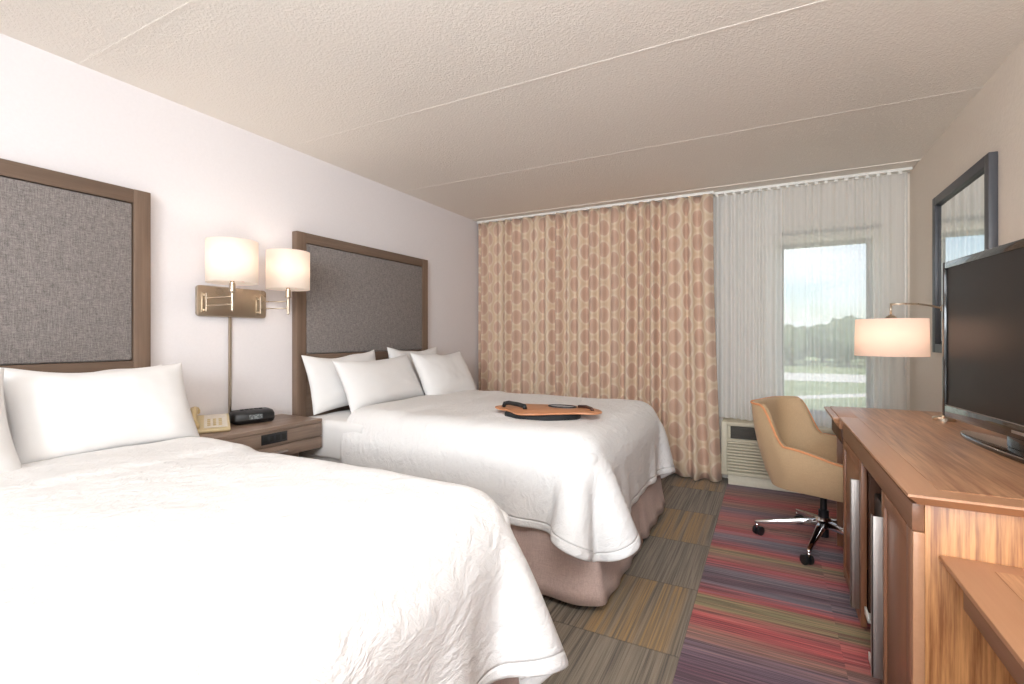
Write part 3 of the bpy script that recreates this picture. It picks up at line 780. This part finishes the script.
for yy in (-.05, -.025, 0, .025, .05): b.box(-.02, .0, yy - .008, yy + .008, .074, .078)
b.o('buttons', M['dark_gap'], ck, world=False)

# telephone
ph = thing('telephone', 'beige desk telephone on the nightstand next to the large pillow', 'telephone', (-2.65, 1.515, nz1), math.radians(-30)); ph.scale = (1.12, 1.08, 1.12)
V = [(-.10, -.10, 0), (.10, -.10, 0), (.10, .11, 0), (-.10, .11, 0), (-.10, -.10, .06), (.10, -.10, .018), (.10, .11, .018), (-.10, .11, .06)]
mesh('base', V, [(0, 3, 2, 1), (4, 5, 6, 7), (0, 1, 5, 4), (1, 2, 6, 5), (2, 3, 7, 6), (3, 0, 4, 7)], M['beige_plastic'], ph, world=False, bevel=.008, seg=3)
V = [(-.085, .0, .0585), (.088, .0, .0222), (.088, .098, .0222), (-.085, .098, .0585), (-.085, .0, .0605), (.088, .0, .0242), (.088, .098, .0242), (-.085, .098, .0605)]
fp = mesh('faceplate', V, [(0, 3, 2, 1), (4, 5, 6, 7), (0, 1, 5, 4), (1, 2, 6, 5), (2, 3, 7, 6), (3, 0, 4, 7)], M['card'], ph, world=False, bevel=.001)
b = B()
for i in range(4):
    for j in range(3):
        x = -.01 + i * .024; y = .02 + j * .024; z = .0615 - (x + .085) * .2098
        b.box(x - .007, x + .007, y - .007, y + .007, z - .001, z + .004)
b.o('keypad', M['beige_plastic'], ph, world=False, bevel=.001)
hs_ = []
for k in range(13):
    t = k / 12; x = -.105 + .21 * t; hs_.append((x, -.04, .088 - .2 * (x + .1) + .018 * math.sin(PI * t)))
b = B(); b.tube(hs_, .014, 10)
for q in (0, 12):
    x, y, z = hs_[q]; b.lathe((x + (.012 if q == 0 else -.012), y, z - .022), [(.018, 0), (.024, .004), (.024, .018), (.016, .032)], 14)
b.o('handset', M['handset'], ph, world=False, smooth=True)

# ------------------------------------------------------------ wall sconce
sp = thing('wall_sconce', 'brass double swing arm wall lamp with two white drum shades above the nightstand', 'wall lamp', (LW, 1.73, 1.35))
pts = rrect(1.535, 1.945, 1.345, 1.515, .018)
n = len(pts); V = [(LW + .001, y, z) for y, z in pts] + [(LW + .022, y, z) for y, z in pts]
mesh('backplate', V, [tuple(range(n)), tuple(range(2 * n - 1, n - 1, -1))] + [(i, (i + 1) % n, n + (i + 1) % n, n + i) for i in range(n)], M['brass'], sp, bevel=.003)
def lamp_arm(yp, lx_, ly, zs0, zs1):
    b = B(); b.box(LW + .022, LW + .032, yp - .009, yp + .009, 1.365, 1.475); b.box(LW + .03, LW + .05, yp - .006, yp + .006, 1.372, 1.384); b.box(LW + .03, LW + .05, yp - .006, yp + .006, 1.456, 1.468)
    b.o('bracket', M['brass'], sp, bevel=.002)
    px_ = LW + .055
    B().tube([(px_, yp, 1.37), (px_, yp, 1.47)], .006, 12).o('pivot', M['brass'], sp, smooth=False)
    a = B(); 
    for z in (1.402, 1.444): a.tube([(px_, yp, z), ((px_ + lx_) / 2, (yp + ly) / 2, z), (lx_, ly, z)], .0035, 10)
    a.o('swing_arm', M['brass'], sp, smooth=True)
    B().lathe((lx_, ly, 0), [(.002, 1.362), (.007, 1.37), (.008, 1.40), (.0085, 1.46), (.011, 1.468), (.02, 1.47), (.02, 1.473), (.0145, 1.475), (.0145, 1.512), (.010, 1.518), (.008, 1.60)], 20).o('lamp_holder', M['brass'], sp, smooth=False)
    b = B(); b.lathe((lx_, ly, 0), [(.121, zs0), (.121, zs1)], 48, caps=False)
    sh = b.o('lamp_shade', M['shade'], sp, smooth=True, solid=.002)
    b = B()
    for k in range(3):
        a_ = 2 * PI * k / 3; b.tube([(lx_, ly, zs0 + .02), (lx_ + .120 * math.cos(a_), ly + .120 * math.sin(a_), zs0 + .02)], .0015, 6)
    b.o('shade_spider', M['brass'], sh)
    B().lathe((lx_, ly, 0), [(.005, 1.60), (.022, 1.615), (.03, 1.64), (.022, 1.665), (.004, 1.675)], 16).o('bulb', M['bulb'], sp, smooth=True)
    light('sconce_bulb', 'POINT', (lx_, ly, 1.64), 5.0, (1, .93, .85), radius=.035)
lamp_arm(1.565, -2.50, 1.575, 1.514, 1.735)
lamp_arm(1.885, -2.57, 1.965, 1.518, 1.745)
b = B(); b.box(LW + .001, LW + .016, 1.718, 1.731, nz1 + .001, 1.345); b.o('cord_cover', M['brass'], sp, bevel=.003)

# ------------------------------------------------------------ desk / media unit on the right wall
CX, CY0, CY1, CZ = .345, 1.64, 3.0, .82
mu = thing('media_cabinet', 'walnut media cabinet carrying the television, doors with long metal pulls', 'cabinet', ((CX + RW) / 2, 2.3, 0))
# top with undercut edge
def tapered_top(x0, x1, y0, y1, z0, z1, inset):
    V = [(x0 + inset, y0 + inset, z0), (x1, y0 + inset, z0), (x1, y1, z0), (x0 + inset, y1, z0), (x0, y0, z1 - .006), (x1, y0, z1 - .006), (x1, y1, z1 - .006), (x0, y1, z1 - .006), (x0 + .002, y0 + .002, z1), (x1, y0 + .002, z1), (x1, y1, z1), (x0 + .002, y1, z1)]
    F_ = [(0, 3, 2, 1), (8, 9, 10, 11)]
    for a in (0, 4): F_ += [(a + i, a + (i + 1) % 4, a + 4 + (i + 1) % 4, a + 4 + i) for i in range(4)]
    return V, F_
V, F_ = tapered_top(CX - .022, RW - .001, CY0 - .035, CY1, CZ - .032, CZ - .0012, .028)
tp = mesh('top', V, F_, M['wal_plain'], mu)
B().box(CX + .06, RW - .001, CY0 + .045, CY1, CZ - .004, CZ).o('veneer_field', M['wal_y'], tp)
B().box(CX - .006, CX + .02, CY0, CY1, CZ - .105, CZ - .0325).o('fascia', M['wal_fascia'], mu, bevel=.002)
B().box(CX + .021, RW - .001, CY0, CY0 + .02, 0, CZ - .0325).o('end_panel', M['wal_z'], mu, bevel=.001)
B().box(CX - .004, CX + .0205, CY0 - .003, CY0 + .022, 0, CZ - .107).o('corner_stile', M['wal_plain'], mu, bevel=.0015)
B().box(CX + .0, RW - .001, CY1 - .02, CY1, 0, CZ - .107).o('end_panel', M['wal_door'], mu, bevel=.001)
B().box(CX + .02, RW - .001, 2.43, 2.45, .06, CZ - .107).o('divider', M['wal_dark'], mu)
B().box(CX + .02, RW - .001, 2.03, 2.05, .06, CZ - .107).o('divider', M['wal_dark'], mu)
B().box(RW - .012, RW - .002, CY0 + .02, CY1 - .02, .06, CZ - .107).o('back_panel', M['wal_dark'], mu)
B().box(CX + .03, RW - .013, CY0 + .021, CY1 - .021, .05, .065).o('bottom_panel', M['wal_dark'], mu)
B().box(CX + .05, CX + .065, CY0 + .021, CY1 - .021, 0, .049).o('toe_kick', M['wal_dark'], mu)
def door(y0, y1, ph_, label=None):
    z0, z1 = .03, CZ - .109; fwid = .045
    b = B(); x0, x1 = CX - .004, CX + .016
    b.box(x0, x1, y0, y0 + fwid, z0, z1); b.box(x0, x1, y1 - fwid, y1, z0, z1)
    b.box(x0, x1, y0 + fwid, y1 - fwid, z1 - fwid, z1); b.box(x0, x1, y0 + fwid, y1 - fwid, z0, z0 + fwid)
    b.box(x0 + .008, x1 - .002, y0 + fwid, y1 - fwid, z0 + fwid, z1 - fwid)
    d_ = b.o('door', M['wal_door'], mu, bevel=.0015)
    h_ = B(); h_.box(CX - .034, CX - .004, ph_ - .002, ph_ + .003, .08, .625); h_.box(CX - .034, CX - .03, ph_ - .002, ph_ + .022, .08, .625)
    h_.o('door_pull', M['alu'], d_, bevel=.0008)
door(2.452, CY1 - .002, 2.50); door(CY0 + .024, 2.045, 2.02)
# things in the open niche
fr_ = thing('mini_fridge', 'dark mini fridge standing in the open niche between the two cabinet doors', 'fridge', (.62, 2.24, .065))
B().box(CX + .06, RW - .03, 2.06, 2.42, .066, .60).o('casing', M['black_plastic'], fr_, bevel=.008)
B().box(CX + .035, CX + .059, 2.06, 2.42, .07, .60).o('door', M['black_plastic'], fr_, bevel=.006)
tag(B().lathe((CX + .14, 2.24, .601), [(.05, 0), (.07, .02), (.075, .06), (.06, .085), (.02, .09)], 24).o('ice_bucket', M['alu'], smooth=True), 'small silver grey ice bucket on top of the mini fridge in the niche', 'ice bucket')
# power cord guard pieces at the foot of the niche
for (yy, zz, lb) in ((2.20, .02, 'pale plastic clip lying at the foot of the niche, lower of the two'), (2.28, .15, 'pale plastic clip on the niche front, upper of the two')):
    b = B(); b.box(CX - .012, CX + .03, yy - .035, yy + .035, zz, zz + .008); b.box(CX - .012, CX - .006, yy - .035, yy + .035, zz, zz + .03)
    tag(b.o('plastic_clip', M['white_plastic'], bevel=.001), lb, 'clip', 'pale clips at the foot of the niche')

# writing desk beyond the cabinet
dk_ = thing('writing_desk', 'walnut writing desk between the media cabinet and the window, chair tucked in', 'desk', ((.33 + RW) / 2, 3.45, 0))
V, F_ = tapered_top(.298, .326, 3.001, 3.46, .785, .812, .010)
mesh('front_edge', V, F_, M['wal_plain'], dk_); B().box(.3265, RW - .001, 3.001, 3.44, .755, CZ - .001).o('desk_top', M['wal_plain'], dk_, bevel=.002); B().box(.405, RW - .001, 3.001, 3.44, CZ - .0009, CZ).o('veneer_field', M['wal_y'], dk_)
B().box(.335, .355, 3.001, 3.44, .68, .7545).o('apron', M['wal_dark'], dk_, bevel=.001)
B().box(.36, RW - .001, 3.42, 3.44, 0, .7545).o('side_panel', M['wal_door'], dk_, bevel=.001)

# luggage bench in the foreground
lb_ = thing('luggage_bench', 'walnut luggage bench in the bottom right corner, attached below the cabinet end', 'bench', (.67, 1.0, 0))
bx, bz, by0, by1 = .393, .665, -.35, CY0 - .004
bt = B().box(bx, RW - .001, by0, by1, bz - .016, bz - .001).o('bench_top', M['wal_plain'], lb_, bevel=.004)
B().box(bx + .09, RW - .001, by0 + .06, by1 - .06, bz - .004, bz).o('veneer_field', M['wal_y'], bt)
B().box(bx + .004, bx + .024, by0 + .02, 1.47, bz - .06, bz - .0165).o('apron', M['wal_fascia'], lb_, bevel=.001)
B().box(bx + .03, RW - .001, by0 + .02, by0 + .04, 0, bz - .0165).o('end_panel', M['wal_z'], lb_, bevel=.001)
B().box(RW - .03, RW - .001, by0 + .04, by1, 0, bz - .0165).o('rear_panel', M['wal_dark'], lb_)

# ------------------------------------------------------------ television
tv = thing('television', 'large black flat television on an oval stand on the media cabinet', 'television', (.787, 2.28, CZ), math.radians(6.7))
# local: screen faces -x, width along y
W2, Hh, z0 = .56, .685, .058
b = B(); bz_ = .024
b.box(-.03, .03, -W2, -W2 + bz_, z0, z0 + Hh); b.box(-.03, .03, W2 - bz_, W2, z0, z0 + Hh)
b.box(-.03, .03, -W2 + bz_, W2 - bz_, z0 + Hh - .03, z0 + Hh); b.box(-.03, .03, -W2 + bz_, W2 - bz_, z0, z0 + .05)
b.o('bezel', M['black_gloss'], tv, world=False, bevel=.004)
B().box(-.022, .028, -W2 + bz_, W2 - bz_, z0 + .05, z0 + Hh - .03).o('screen', M['screen'], tv, world=False)
B().box(.031, .07, -W2 + .1, W2 - .1, z0 + .08, z0 + Hh - .1).o('rear_cover', M['black_plastic'], tv, world=False, bevel=.01)
B().box(-.032, -.0301, -.035, .035, z0 + .018, z0 + .028).o('maker_badge', M['alu'], tv, world=False)
B().box(-.027, -.021, -W2 + bz_, W2 - bz_, z0 + .0495, z0 + .0515).o('trim_line', M['alu'], tv, world=False)
b = B(); pts = [(.075 * math.cos(a * PI / 24) - .005, .42 * math.sin(a * PI / 24)) for a in range(48)]
b.prism(pts, 0, .018); b.o('stand_base', M['black_gloss'], tv, world=False, bevel=.006, seg=3)
b = B(); b.box(-.02, .02, -.09, .09, .018, z0 + .03); b.o('stand_neck', M['black_gloss'], tv, world=False, bevel=.004)

# ------------------------------------------------------------ desk lamp
dl = thing('desk_lamp', 'brass arc table lamp with glowing drum shade between the television and the window', 'table lamp', (.765, 3.1, CZ))
B().lathe((.765, 3.1, CZ), [(.045, 0), (.045, .012), (.04, .018), (.014, .022), (.008, .03)], 32).o('base', M['brass'], dl, smooth=False)
B().tube([(.765, 3.1, CZ + .02), (.765, 3.1, 1.385)], .0075, 12).o('pole', M['brass'], dl, smooth=True)
LX, LY = .549, 3.06
arm = [(.775, 3.102, 1.365), (.755, 3.098, 1.372), (.71, 3.092, 1.386), (.66, 3.083, 1.395), (.60, 3.07, 1.397), (LX, LY, 1.395)]
B().tube(arm, .005, 10).o('arm', M['brass'], dl, smooth=True)
B().lathe((.765, 3.1, 1.355), [(.008, 0), (.014, .006), (.014, .026), (.006, .034)], 16).o('knuckle', M['brass'], dl)
B().tube([(LX, LY, 1.40), (LX, LY, 1.335)], .005, 10).o('drop_rod', M['brass'], dl, smooth=True)
B().lathe((LX, LY, 1.315), [(.03, 0), (.027, .010), (.017, .021), (.005, .027)], 20).o('cap', M['brass'], dl, smooth=True)
sh = B().lathe((LX, LY, 0), [(.150, 1.135), (.147, 1.320)], 56, caps=False).o('lamp_shade', M['shade_warm'], dl, smooth=True, solid=.002)
b = B()
for k in range(3):
    a_ = 2 * PI * k / 3; b.tube([(LX, LY, 1.312), (LX + .147 * math.cos(a_), LY + .147 * math.sin(a_), 1.312)], .0015, 6)
b.o('shade_spider', M['brass'], sh)
B().lathe((LX, LY, 0), [(.004, 1.19), (.022, 1.20), (.03, 1.225), (.022, 1.25), (.008, 1.262), (.012, 1.27), (.012, 1.31)], 16).o('bulb', M['bulb'], dl, smooth=True)
light('desk_bulb', 'POINT', (LX, LY, 1.225), 3.6, (1, .91, .82), radius=.035)

# ------------------------------------------------------------ wall mirror
mr = thing('wall_mirror', 'rectangular wall mirror in a slate grey frame above the cabinet', 'mirror', (RW, 3.42, 1.13))
my0, my1, mz0, mz1, mf = 3.03, 3.905, 1.135, 2.09, .052
b = B()
for (a, c_, d_, e) in ((my0, my0 + mf, mz0, mz1), (my1 - mf, my1, mz0, mz1), (my0 + mf, my1 - mf, mz0, mz0 + mf), (my0 + mf, my1 - mf, mz1 - mf, mz1)):
    b.box(RW - .035, RW - .001, a, c_, d_, e)
b.o('frame', M['slate'], mr, bevel=.003)
gy0, gy1, gz0, gz1 = my0 + mf, my1 - mf, mz0 + mf, mz1 - mf; bv = .02; xo, xi = RW - .014, RW - .0185
V = [(xo, gy0, gz0), (xo, gy1, gz0), (xo, gy1, gz1), (xo, gy0, gz1), (xi, gy0 + bv, gz0 + bv), (xi, gy1 - bv, gz0 + bv), (xi, gy1 - bv, gz1 - bv), (xi, gy0 + bv, gz1 - bv),
     (RW - .004, gy0, gz0), (RW - .004, gy1, gz0), (RW - .004, gy1, gz1), (RW - .004, gy0, gz1)]
mesh('mirror_glass', V, [(4, 5, 6, 7)] + [(i, (i + 1) % 4, 4 + (i + 1) % 4, 4 + i) for i in range(4)] + [(i, 8 + i, 8 + (i + 1) % 4, (i + 1) % 4) for i in range(4)] + [(8, 11, 10, 9)], M['mirror'], mr)

# ------------------------------------------------------------ desk chair
HX, HY_ = .29, 3.39
CR = math.radians(-22)
ch = thing('desk_chair', 'tan upholstered bucket desk chair on a chrome five star base at the desk', 'chair', (HX, HY_, 0), CR)
# U path in local plan (faces +x)
def upath(n=61, hw=.305, xb=-.32, xf=.25, r=.19):
    seg1 = xf - (xb + r); arc_ = PI / 2 * r; back = 2 * (hw - r); tot = 2 * seg1 + 2 * arc_ + back; out_ = []
    for i in range(n):
        s_ = tot * i / (n - 1)
        if s_ < seg1: out_.append((xf - s_, -hw)); continue
        s_ -= seg1
        if s_ < arc_: a = s_ / r; out_.append((xb + r - r * math.sin(a), -hw + r - r * math.cos(a))); continue
        s_ -= arc_
        if s_ < back: out_.append((xb, -hw + r + s_)); continue
        s_ -= back
        if s_ < arc_: a = s_ / r; out_.append((xb + r - r * math.cos(a), hw - r + r * math.sin(a))); continue
        s_ -= arc_; out_.append((xb + r + s_, hw))
    return out_
NP = 81
outer = upath(NP); 
def rim_z(x): return .60 - .055 * sst(-.1, .25, x) + .225 * sst(-.10, -.225, x) + .0 
V = []; rows = 0
def plan(p, sc_, ctr=(-.02, 0)): return (ctr[0] + (p[0] - ctr[0]) * sc_, p[1] * sc_)
heights = 10; zb = .345
cols_out = []
for i, p in enumerate(outer):
    zr = rim_z(p[0]); colm = []
    for j in range(heights):
        k = j / (heights - 1); sc_ = .70 + .30 * math.sin(PI / 2 * min(1, (k * .85 + .05) / .9 if k < 1 else 1)) ** .75
        x, y = plan(p, sc_)
        backlean = -.03 * k * sst(-.1, -.3, p[0])
        colm.append((x + backlean, y, zb + (zr - zb) * k))
    xt, yt = colm[-1][0], colm[-1][1]
    # rim and inside
    L_ = math.hypot(p[0] + .02, p[1]); th_ = .042
    nxt = outer[min(i + 1, NP - 1)]; prv = outer[max(i - 1, 0)]; tx, ty = nxt[0] - prv[0], nxt[1] - prv[1]; tl_ = math.hypot(tx, ty)
    inx, iny = ty / tl_, -tx / tl_
    if inx * (-p[0]) + iny * (-p[1]) < 0 and (abs(p[1]) > .25 or p[0] < -.2): inx, iny = -inx, -iny
    colm.append((xt + inx * th_ * .35, yt + iny * th_ * .35, zr + .010)); colm.append((xt + inx * th_ * .8, yt + iny * th_ * .8, zr + .006))
    colm.append((xt + inx * th_, yt + iny * th_, zr - .008))
    xi_, yi_ = xt + inx * th_, yt + iny * th_
    for j in range(1, 6):
        k = j / 5; sc_ = 1 - .10 * k; colm.append((-.02 + (xi_ + .02) * sc_, yi_ * sc_, zr - .008 + (.44 - zr) * k))
    cols_out.append(colm)
nr = len(cols_out[0]); V = [v for c_ in cols_out for v in c_]
Fc = grid_faces(NP, nr)
for base_ in (0, (NP - 1) * nr):      # close the arm fronts
    A_ = list(range(heights, -1, -1)); B_ = list(range(heights + 1, nr)); ia = ib = 0
    while ia < len(A_) - 1 or ib < len(B_) - 1:
        if ib >= len(B_) - 1 or (ia < len(A_) - 1 and cols_out[0][A_[ia + 1]][2] > cols_out[0][B_[ib + 1]][2]): Fc.append((base_ + A_[ia], base_ + A_[ia + 1], base_ + B_[ib])); ia += 1
        else: Fc.append((base_ + A_[ia], base_ + B_[ib + 1], base_ + B_[ib])); ib += 1
# bottom pan
nb = len(V); Fc.append(tuple(i * nr for i in range(NP)))
mesh('shell', V, Fc, M['tan'], ch, world=False, smooth=True).data.set_sharp_from_angle(angle=math.radians(50))
pp = [(c_[heights - 1][0], c_[heights - 1][1], c_[heights - 1][2] + .004) for c_ in cols_out]
pp = [(cols_out[0][0][0], cols_out[0][0][1], cols_out[0][0][2])] + pp + [(cols_out[-1][0][0], cols_out[-1][0][1], cols_out[-1][0][2])]
B().tube(pp, .0065, 8).o('piping', M['piping'], ch, world=False, smooth=True)
st_ = [(p[0] * .80 - .0, p[1] * .78) for p in upath(33, xf=.24)] + [(.255, .20), (.268, .1), (.272, 0), (.268, -.1), (.255, -.20)]
B().prism(st_, .392, .455).o('seat_cushion', M['tan'], ch, world=False, bevel=.022, seg=4)
B().box(-.12, .12, -.11, .11, .318, .344).o('seat_plate', M['black_plastic'], ch, world=False, bevel=.004)
B().lathe((0, 0, 0), [(.014, .05), (.027, .055), (.027, .21), (.018, .212), (.018, .318)], 20).o('gas_column', M['black_plastic'], ch, world=False)
B().lathe((0, 0, 0), [(.030, .105), (.043, .11), (.043, .152), (.032, .17)], 24).o('hub', M['chrome'], ch, world=False, smooth=False)
B().tube([(0, .03, .31), (.02, .16, .305), (.03, .24, .30)], .006, 8).o('height_lever', M['black_plastic'], ch, world=False, smooth=True)
for k in range(5):
    a = math.radians(182 + 72 * k) - CR; ca, sa = math.cos(a), math.sin(a)
    def pt(r_, t_, z_): return (r_ * ca - t_ * sa, r_ * sa + t_ * ca, z_)
    V = []; S = [(.03, .024, .112, .155), (.12, .020, .106, .142), (.24, .015, .090, .116), (.35, .011, .074, .092), (.365, .007, .074, .086)]
    for r_, w_, za, zb_ in S: V += [pt(r_, -w_, za), pt(r_, w_, za), pt(r_, w_ * .8, zb_), pt(r_, -w_ * .8, zb_)]
    Fc = [(0, 1, 2, 3), tuple(4 * 4 + q for q in (3, 2, 1, 0))]
    for i in range(4): Fc += [(4 * i + q, 4 * i + (q + 1) % 4, 4 * i + 4 + (q + 1) % 4, 4 * i + 4 + q) for q in range(4)]
    lg = mesh('leg', V, Fc, M['chrome'], ch, world=False, bevel=.004)
    b = B(); a2 = a + .9; c2, s2 = math.cos(a2), math.sin(a2); cx_, cy_ = .35 * ca, .35 * sa
    for sg in (-1, 1):
        o1 = Vector((cx_ - s2 * sg * .006 - c2 * .012, cy_ + c2 * sg * .006 - s2 * .012, .028)); o2 = Vector((cx_ - s2 * sg * .024 - c2 * .012, cy_ + c2 * sg * .024 - s2 * .012, .028))
        b.tube([o1, o2], .0275, 20)
    b.o('caster', M['black_plastic'], lg, world=False, bevel=.003)
    B().tube([(cx_, cy_, .078), (cx_, cy_, .045)], .008, 10).o('caster_stem', M['chrome'], lg, world=False, smooth=True)
